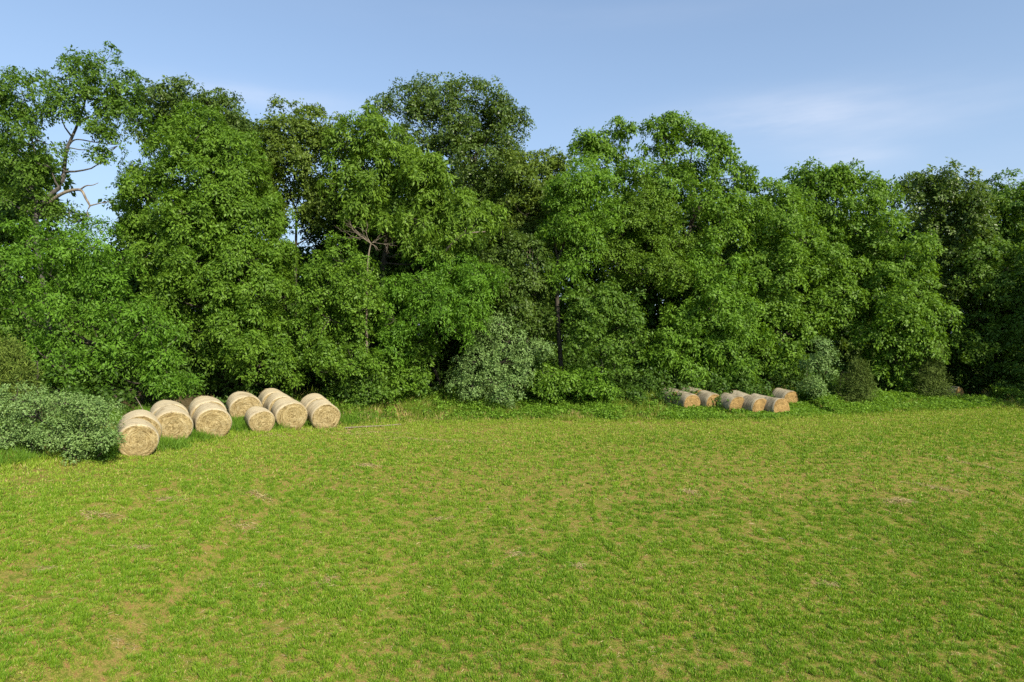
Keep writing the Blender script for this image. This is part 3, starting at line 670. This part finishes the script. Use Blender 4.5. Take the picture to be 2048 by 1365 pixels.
# ------------------------------------------------------------------ hay bales
def bale_mats(fresh):
    nm = 'fresh' if fresh else 'weathered'
    # wrap
    m, nt, N, L = new_mat(nm + '_net_wrap'); out = N.new('ShaderNodeOutputMaterial'); pb = N.new('ShaderNodeBsdfPrincipled'); pb.inputs['Roughness'].default_value = .8; pb.inputs['Specular IOR Level'].default_value = .2
    tc = N.new('ShaderNodeTexCoord'); oi = N.new('ShaderNodeObjectInfo')
    def nz(scale3, sc, det=5, rough=.6):
        mp = N.new('ShaderNodeMapping'); mp.inputs['Scale'].default_value = scale3; n = N.new('ShaderNodeTexNoise'); n.noise_dimensions = '4D'
        n.inputs['Scale'].default_value = sc; n.inputs['Detail'].default_value = det; n.inputs['Roughness'].default_value = rough
        mm = N.new('ShaderNodeMath'); mm.operation = 'MULTIPLY'; mm.inputs[1].default_value = 30; L.new(oi.outputs['Random'], mm.inputs[0]); L.new(mm.outputs[0], n.inputs['W'])
        L.new(tc.outputs['Object'], mp.inputs[0]); L.new(mp.outputs[0], n.inputs['Vector']); return n
    def rp(src, stops):
        r = N.new('ShaderNodeValToRGB'); el = r.color_ramp.elements
        el[0].position = stops[0][0]; el[0].color = (*stops[0][1], 1); el[1].position = stops[-1][0]; el[1].color = (*stops[-1][1], 1)
        for p, c in stops[1:-1]: el.new(p).color = (*c, 1)
        L.new(src, r.inputs['Fac']); return r
    def mul(a, b):
        x = N.new('ShaderNodeMix'); x.data_type = 'RGBA'; x.blend_type = 'MULTIPLY'; x.inputs['Factor'].default_value = 1; L.new(a, x.inputs['A']); L.new(b, x.inputs['B']); return x.outputs['Result']
    bands = nz((.3, 9, .3), 1.6, 4)      # rings across the length (local Y = axis)
    blot = nz((1, 1, 1), 2.2, 5); fine = nz((8, 30, 8), 2, 3)
    if fresh:
        a = rp(bands.outputs['Fac'], [(.35, (.43, .365, .24)), (.65, (.56, .485, .335))]); b = rp(blot.outputs['Fac'], [(.3, (.66, .60, .52)), (.46, (1, 1, 1)), (.75, (1.08, 1.03, .95))])
    else:
        a = rp(bands.outputs['Fac'], [(.35, (.25, .22, .155)), (.65, (.42, .37, .27))]); b = rp(blot.outputs['Fac'], [(.33, (.50, .47, .42)), (.55, (1, 1, 1)), (.75, (1.15, 1.1, .95))])
    c = rp(fine.outputs['Fac'], [(.3, (.86, .84, .80)), (.7, (1.08, 1.07, 1.05))])
    L.new(mul(mul(a.outputs[0], b.outputs[0]), c.outputs[0]), pb.inputs['Base Color'])
    bp = N.new('ShaderNodeBump'); bp.inputs['Strength'].default_value = .5; bp.inputs['Distance'].default_value = .03
    ad = N.new('ShaderNodeMath'); ad.operation = 'ADD'; L.new(bands.outputs['Fac'], ad.inputs[0]); L.new(fine.outputs['Fac'], ad.inputs[1]); L.new(ad.outputs[0], bp.inputs['Height']); L.new(bp.outputs[0], pb.inputs['Normal'])
    L.new(pb.outputs[0], out.inputs['Surface']); wrap = m
    # cut face: straw laid round and round (polar coordinates in local X,Z)
    m, nt, N, L = new_mat(nm + '_hay_face'); out = N.new('ShaderNodeOutputMaterial'); pb = N.new('ShaderNodeBsdfPrincipled'); pb.inputs['Roughness'].default_value = .9; pb.inputs['Specular IOR Level'].default_value = .15
    tc = N.new('ShaderNodeTexCoord'); oi = N.new('ShaderNodeObjectInfo'); sx = N.new('ShaderNodeSeparateXYZ'); L.new(tc.outputs['Object'], sx.inputs[0])
    def math_(op, a, b=None):
        n = N.new('ShaderNodeMath'); n.operation = op
        for i, q in enumerate((a, b)):
            if q is None: continue
            if isinstance(q, (int, float)): n.inputs[i].default_value = q
            else: L.new(q, n.inputs[i])
        return n.outputs[0]
    rr = math_('SQRT', math_('ADD', math_('MULTIPLY', sx.outputs['X'], sx.outputs['X']), math_('MULTIPLY', sx.outputs['Z'], sx.outputs['Z'])))
    an = math_('ARCTAN2', sx.outputs['Z'], sx.outputs['X'])
    cx = N.new('ShaderNodeCombineXYZ'); L.new(math_('MULTIPLY', rr, 13.0), cx.inputs[0]); L.new(math_('MULTIPLY', math_('COSINE', an), 1.5), cx.inputs[1]); L.new(math_('MULTIPLY', math_('SINE', an), 1.5), cx.inputs[2])
    sw = N.new('ShaderNodeTexNoise'); sw.noise_dimensions = '4D'; L.new(math_('MULTIPLY', oi.outputs['Random'], 40), sw.inputs['W']); sw.inputs['Scale'].default_value = 1.0; sw.inputs['Detail'].default_value = 5; sw.inputs['Roughness'].default_value = .65; sw.inputs['Distortion'].default_value = .9; L.new(cx.outputs[0], sw.inputs['Vector'])
    fn = N.new('ShaderNodeTexNoise'); fn.noise_dimensions = '4D'; fn.inputs['Scale'].default_value = 16; fn.inputs['Detail'].default_value = 4; L.new(tc.outputs['Object'], fn.inputs['Vector']); L.new(math_('MULTIPLY', oi.outputs['Random'], 20), fn.inputs['W'])
    bl = N.new('ShaderNodeTexNoise'); bl.noise_dimensions = '4D'; bl.inputs['Scale'].default_value = 2.6; bl.inputs['Detail'].default_value = 3; L.new(tc.outputs['Object'], bl.inputs['Vector']); L.new(math_('MULTIPLY', oi.outputs['Random'], 50), bl.inputs['W'])
    wgt = math_('MINIMUM', math_('DIVIDE', rr, .26), 1.0); swf = math_('ADD', math_('MULTIPLY', sw.outputs['Fac'], wgt), math_('MULTIPLY', fn.outputs['Fac'], math_('SUBTRACT', 1.0, wgt)))
    if fresh:
        a = rp(swf, [(.34, (.15, .105, .045)), (.45, (.31, .24, .115)), (.55, (.41, .335, .18)), (.68, (.50, .43, .27))]); b = rp(bl.outputs['Fac'], [(.3, (.82, .80, .76)), (.7, (1.08, 1.05, 1.0))])
    else:
        a = rp(swf, [(.30, (.17, .11, .045)), (.44, (.30, .21, .09)), (.58, (.40, .29, .13)), (.72, (.48, .38, .20))]); b = rp(bl.outputs['Fac'], [(.3, (.72, .68, .62)), (.7, (1.12, 1.02, .92))])
    c = rp(fn.outputs['Fac'], [(.3, (.72, .70, .66)), (.7, (1.15, 1.14, 1.1))])
    L.new(mul(mul(a.outputs[0], b.outputs[0]), c.outputs[0]), pb.inputs['Base Color'])
    bp = N.new('ShaderNodeBump'); bp.inputs['Strength'].default_value = .9; bp.inputs['Distance'].default_value = .04
    L.new(math_('ADD', sw.outputs['Fac'], fn.outputs['Fac']), bp.inputs['Height']); L.new(bp.outputs[0], pb.inputs['Normal']); L.new(pb.outputs[0], out.inputs['Surface'])
    return wrap, m
BM = {True: bale_mats(True), False: bale_mats(False)}

def bale_meshes(seed, fresh, sag):
    """unit bale: diameter 1.5 (radius .75), length 1.3, axis along local Y, front face at -Y, base at z=0 -> local origin at the axis"""
    rg = np.random.default_rng(seed); r0 = .75; Lh = .65; ns = 72; nl = 22
    th = np.linspace(0, 2 * np.pi, ns, endpoint=False)
    k = [(rg.integers(2, 6), rg.random() * 6.28, rg.normal() * .010) for _ in range(6)]
    def prof(th, y, base):
        r = base + sum(a * np.cos(n_ * th + p + y * 1.5) for n_, p, a in k) * base / r0
        x = r * np.cos(th); z = r * np.sin(th)
        z = np.where(z < -r0 + sag, -r0 + sag + (z + r0 - sag) * .15, z)
        z = z * (1 - .03 * sag / .1); x = x * (1 + .035 * sag / .1 * (1 - (z / r0 + .3) ** 2))
        return x, z
    ring_r = r0 + rg.normal(size=nl) * .005
    t = np.linspace(-1, 1, nl); ys = Lh * t
    shoulder = -.05 * np.abs(t) ** 12
    V = []
    for y, rr_, sh in zip(ys, ring_r, shoulder):
        x, z = prof(th, y, rr_ + sh); V.append(np.stack([x, np.full(ns, y) + rg.normal(size=ns) * .003, z], -1))
    V = np.array(V); i = np.arange(nl - 1)[:, None] * ns; j = np.arange(ns)[None]; j2 = (j + 1) % ns
    f = np.stack([i + j, i + j2, i + ns + j2, i + ns + j], -1).reshape(-1, 4)
    wrap = mesh_from('net_wrap', V.reshape(-1, 3), f, 4, BM[fresh][0], smooth=True)
    faces = []
    for sgn, ring in ((-1, V[0]), (1, V[-1])):
        fr = np.array([1.0, .97, .9, .8, .68, .55, .42, .3, .18, .07]); FV = []
        for q in fr:
            p = ring * np.array([q, 1, q]); bulge = .05 * (1 - q ** 4) + .012 * math.sin(q * 40)
            p[:, 1] = sgn * (Lh + (bulge if q < 1 else 0)) + rg.normal(size=ns) * (.003 if q < .97 else .001); FV.append(p)
        FV = np.array(FV).reshape(-1, 3); FV = np.concatenate([FV, [[0, sgn * (Lh + .05), 0]]])
        i = np.arange(len(fr) - 1)[:, None] * ns
        fq = np.stack([i + j, i + j2, i + ns + j2, i + ns + j], -1).reshape(-1, 4)
        last = (len(fr) - 1) * ns; tri = np.stack([last + np.arange(ns), last + (np.arange(ns) + 1) % ns, np.full(ns, len(FV) - 1), np.full(ns, len(FV) - 1)], -1)
        # loose straw ends standing off the face
        me = bpy.data.meshes.new('hay_face')
        nst = 420; a_ = rg.random(nst) * 6.283; q_ = np.sqrt(rg.random(nst)) * .72
        cpt = np.stack([q_ * np.cos(a_), np.full(nst, sgn * (Lh + .03)), np.maximum(q_ * np.sin(a_), -r0 + sag + .02)], -1)
        dd = np.stack([-np.sin(a_), sgn * rg.random(nst) * .5, np.cos(a_)], -1) + rg.normal(size=(nst, 3)) * .3; dd[:, 1] = sgn * np.abs(dd[:, 1])
        sv = leaf_quads(cpt, dd, np.array([0, sgn, 0]) + rg.normal(size=(nst, 3)) * .3, rg.uniform(.06, .16, nst), np.full(nst, .010)).reshape(-1, 3)
        polys = [list(p) for p in fq] + [list(p[:3]) for p in tri] + [[len(FV) + 4 * e + w for w in range(4)] for e in range(nst)]
        me.from_pydata([tuple(p) for p in FV] + [tuple(p) for p in sv], [], polys); me.materials.append(BM[fresh][1]); me.polygons.foreach_set('use_smooth', [True] * len(me.polygons))
        faces.append(me)
    return wrap, faces
VAR = {True: [bale_meshes(s_, True, .10) for s_ in (1, 2, 3)], False: [bale_meshes(s_, False, .17) for s_ in (4, 5)]}
PROTO = {}
def bale(label, px, base_y, D, dia, fresh=True, axis=(-.52, .86), back=0.0, roll=0.0, length=1.0, group=None, dx=0.0, sink=.05):
    """front-face centre seen at column px, ground at depth D; back = metres further along the axis"""
    rg_ = np.random.default_rng(int(px * 13 + back * 100))
    v = int(rg_.integers(len(VAR[fresh]))); key = (fresh, v)
    a = np.array([axis[0], axis[1]]) / math.hypot(*axis)
    sc = dia / 1.5; half = .65 * sc * length
    X0 = (px - W2) / F * D; front = np.array([X0, D])
    c = front + a * (half + back) + np.array([a[1], -a[0]]) * dx
    zf = float(gz(*(c - a * half))); zb = float(gz(*(c + a * half)))
    sag = .10 if fresh else .17
    z = (zf + zb) / 2 + (.75 - sag) * sc - (sink if fresh else .10)
    tilt = math.atan2(zb - zf, 2 * half)
    if key not in PROTO:
        wrap, faces = VAR[fresh][v]
        root = bpy.data.objects.new('hay_bale', None); COL.objects.link(root); root.empty_display_size = .3
        parts = [link('net_wrap', wrap, root)] + [link('hay_face', f_, root) for f_ in faces]
        PROTO[key] = (root, parts)
    else:
        r0, parts = PROTO[key]; root = r0.copy(); COL.objects.link(root)
        for q in parts:
            qc = q.copy(); COL.objects.link(qc); qc.parent = root
    root.location = (c[0], c[1], z); root.scale = (sc, sc * length, sc)
    root.rotation_mode = 'ZYX' ; root.rotation_euler = (tilt, roll, math.atan2(-a[0], a[1]))
    tag(root, label, 'hay bale', group)
    return root
G1 = 'pale hay rolls in rows by the silvery bush'; G2 = 'weathered hay rolls in rows under the trees'
bale('front pale hay roll of the row touching the silvery bush', 277, 0, 28.4, 1.54, group=G1)
bale('rear pale hay roll, bulging out behind the roll beside the silvery bush', 277, 0, 28.4, 1.64, back=1.38, dx=.15, group=G1, length=1.05)
torn = bale('front pale hay roll with a ragged dark hole in its face, grass at its foot', 347, 0, 31.2, 1.66, group=G1)
hg = np.random.default_rng(3); ha = np.linspace(0, 2 * np.pi, 14, endpoint=False); hr = .09 * (.6 + .8 * hg.random(14))
hv = [(.13 + r_ * 1.3 * math.cos(a_), -.708 + .02 * hg.random(), .02 + r_ * math.sin(a_)) for a_, r_ in zip(ha, hr)] + [(.13, -.69, .02)]
hm = bpy.data.meshes.new('torn_hollow'); hm.from_pydata(hv, [], [(i_, (i_ + 1) % 14, 14) for i_ in range(14)]); hm.materials.append(bark_mat('dark_hay', (.06, .035, .012), (.22, .15, .06), 20))  # thin dark-coloured patch laid on the face to stand for the ragged hole
link('torn_hollow', hm, torn)['label'] = 'ragged dark hollow in the cut face'
bale('rear pale hay roll in the second row, right under the hanging green branch', 347, 0, 31.2, 1.66, back=1.5, group=G1)
bale('front pale hay roll in the third row from the silvery bush', 428, 0, 32.9, 1.64, group=G1)
bale('rear pale hay roll in the third row from the silvery bush', 428, 0, 32.9, 1.66, back=1.5, group=G1)
bale('single pale hay roll set back, its face half hidden by the smallest roll', 493, 0, 36.6, 1.66, group=G1)
bale('smallest pale hay roll, standing forward of its neighbours on loose straw', 525, 0, 35.0, 1.30, group=G1, length=1.2)
bale('front pale hay roll just behind the smallest roll, large round face', 585, 0, 36.3, 1.64, group=G1)
bale('middle pale hay roll of the row of three behind the smallest roll', 585, 0, 36.3, 1.62, back=1.5, dx=-.12, group=G1)
bale('hindmost dappled hay roll of the row of three, half under the leaves', 585, 0, 36.3, 1.62, back=2.95, dx=-.2, group=G1)
bale('front hay roll of the last pale row before the open grass', 653, 0, 37.2, 1.58, group=G1)
bale('rear hay roll of the last pale row before the open grass', 653, 0, 37.2, 1.60, back=1.40, group=G1)
AX = (-.42, .91)
bale('front weathered hay roll of the first row past the bushes, face deep in weeds', 1384, 0, 46.0, 1.42, False, AX, group=G2)
bale('rear grey hay roll of the first row past the bushes', 1384, 0, 46.0, 1.42, False, AX, back=1.27, dx=-.15, group=G2)
bale('front weathered hay roll of the second row, streaked face under leaves', 1428, 0, 46.3, 1.40, False, AX, group=G2)
bale('rear hay roll of the second row, almost black in tree shade', 1428, 0, 46.3, 1.43, False, AX, back=1.27, dx=-.3, group=G2)
bale('single dark-topped weathered hay roll between the second and fourth rows', 1475, 0, 45.6, 1.42, False, AX, group=G2)
bale('front weathered hay roll of the fourth row, rusty face', 1521, 0, 45.2, 1.43, False, AX, group=G2)
bale('rear weathered hay roll of the fourth row, only its top showing', 1521, 0, 45.2, 1.43, False, AX, back=1.27, group=G2)
bale('front weathered hay roll of the longest row, orange upright face', 1563, 0, 44.9, 1.43, False, AX, group=G2)
bale('rear weathered hay roll of the longest row, pale ridged top', 1563, 0, 44.9, 1.42, False, AX, back=1.27, group=G2)
bale('lone end hay roll set back behind the longest weathered row', 1581, 0, 48.4, 1.42, False, AX, group=G2)
bale('solitary small distant hay roll beside the pointed cedar', 1918, 0, 57.0, 1.35, False, (-.5, .86), group='distant hay roll')

# fallen pole and stick
def stick(label, pts, r0, r1):
    tb = Tubes(); path = smooth_path(pts, 10); tb.add(path, np.linspace(r0, r1, 10), 6); b = path[0]
    o = link('fallen_branch', tb.mesh('fallen_branch', BARK_PALE, b), loc=b); return tag(o, label, 'branch')
def gp(px, py, up): p = ground_pt(px, py); return p + UP * up
stick('long pale fallen branch lying in the mown grass past the hay rolls', [gp(690, 859, .08), gp(730, 857, .10), gp(765, 855, .09), gp(802, 853, .12)], .035, .02)
stick('thin pale stick leaning behind the first row of hay rolls', [P(289, 826, 32.6), P(281, 811, 32.7), P(271, 794, 32.8)], .02, .012)

# ------------------------------------------------------------------ light and sky
SUN_EL, sxv, syv = R(35), .58, -.81
az = math.atan2(sxv, syv)              # from +Y, clockwise
sd = np.array([sxv * math.cos(SUN_EL), syv * math.cos(SUN_EL), math.sin(SUN_EL)])
sl = bpy.data.lights.new('sun', 'SUN'); sl.energy = 5.0; sl.angle = R(.5); sl.color = (1, .91, .74)
so = bpy.data.objects.new('sun', sl); COL.objects.link(so)
from mathutils import Vector
so.rotation_euler = Vector(sd).to_track_quat('Z', 'Y').to_euler(); so.location = (20, -30, 40)
w = bpy.data.worlds.new('World'); scene.world = w; w.use_nodes = True; N = w.node_tree.nodes; L = w.node_tree.links; N.clear()
out = N.new('ShaderNodeOutputWorld'); bg = N.new('ShaderNodeBackground'); bg.inputs['Strength'].default_value = .14
sk = N.new('ShaderNodeTexSky'); sk.sky_type = 'NISHITA'; sk.sun_disc = False; sk.sun_elevation = SUN_EL; sk.sun_rotation = az; sk.air_density = 1.0; sk.dust_density = .3; sk.ozone_density = 1.0
tc = N.new('ShaderNodeTexCoord'); sx = N.new('ShaderNodeSeparateXYZ'); L.new(tc.outputs['Generated'], sx.inputs[0])
def wm(op, a, b=None):
    n = N.new('ShaderNodeMath'); n.operation = op
    for i, q in enumerate((a, b)):
        if q is None: continue
        if isinstance(q, (int, float)): n.inputs[i].default_value = q
        else: L.new(q, n.inputs[i])
    return n.outputs[0]
azn = wm('ARCTAN2', sx.outputs['X'], sx.outputs['Y']); el = wm('ARCSINE', sx.outputs['Z'])
cx = N.new('ShaderNodeCombineXYZ'); L.new(wm('MULTIPLY', azn, 5.0), cx.inputs[0]); L.new(wm('MULTIPLY', el, 26.0), cx.inputs[1])
nz = N.new('ShaderNodeTexNoise'); nz.inputs['Scale'].default_value = 1.0; nz.inputs['Detail'].default_value = 6; nz.inputs['Roughness'].default_value = .55; L.new(cx.outputs[0], nz.inputs['Vector'])
tot = None
for px, py, sa, se, amp in ((1560, 235, .16, .030, .42), (1700, 312, .06, .018, .30), (590, 203, .13, .016, .28), (420, 185, .10, .02, .10), (1980, 365, .20, .03, .2), (1300, 20, .5, .02, .05), (1800, 240, .2, .03, .12)):
    a0 = math.atan((px - W2) / F); e0 = math.atan((YH - py) / F * math.cos(a0))
    g = wm('ADD', wm('POWER', wm('DIVIDE', wm('ABSOLUTE', wm('SUBTRACT', azn, a0)), sa), 2.0), wm('POWER', wm('DIVIDE', wm('ABSOLUTE', wm('SUBTRACT', el, e0)), se), 2.0))
    g = wm('MULTIPLY', wm('EXPONENT', wm('MULTIPLY', g, -1.0)), amp)
    tot = g if tot is None else wm('ADD', tot, g)
mr = N.new('ShaderNodeMapRange'); mr.inputs['From Min'].default_value = .32; mr.inputs['From Max'].default_value = .68; L.new(nz.outputs['Fac'], mr.inputs['Value'])
fac = wm('MINIMUM', wm('MULTIPLY', tot, wm('ADD', wm('MULTIPLY', mr.outputs[0], .8), .25)), .8)
hz = N.new('ShaderNodeMix'); hz.data_type = 'RGBA'; L.new(wm('MULTIPLY', wm('EXPONENT', wm('MULTIPLY', wm('MAXIMUM', el, 0.0), -3.0)), .95), hz.inputs['Factor'])
L.new(sk.outputs[0], hz.inputs['A']); hz.inputs['B'].default_value = (1.92, 2.62, 3.72, 1)
mx = N.new('ShaderNodeMix'); mx.data_type = 'RGBA'; L.new(fac, mx.inputs['Factor']); L.new(hz.outputs['Result'], mx.inputs['A']); mx.inputs['B'].default_value = (4.6, 4.8, 5.4, 1)
L.new(mx.outputs['Result'], bg.inputs['Color']); L.new(bg.outputs[0], out.inputs['Surface'])

scene.view_settings.view_transform = 'Standard'; scene.view_settings.look = 'None'; scene.view_settings.gamma = 1.0; scene.view_settings.exposure = 0.55
scene.cycles.max_bounces = 6; scene.cycles.diffuse_bounces = 3; scene.cycles.glossy_bounces = 2; scene.cycles.transmission_bounces = 3
scene.cycles.caustics_reflective = False; scene.cycles.caustics_refractive = False
scene.cycles.use_denoising = False
print('leaves', n_leaves, 'crop', n_crop, 'weeds', n_weeds)
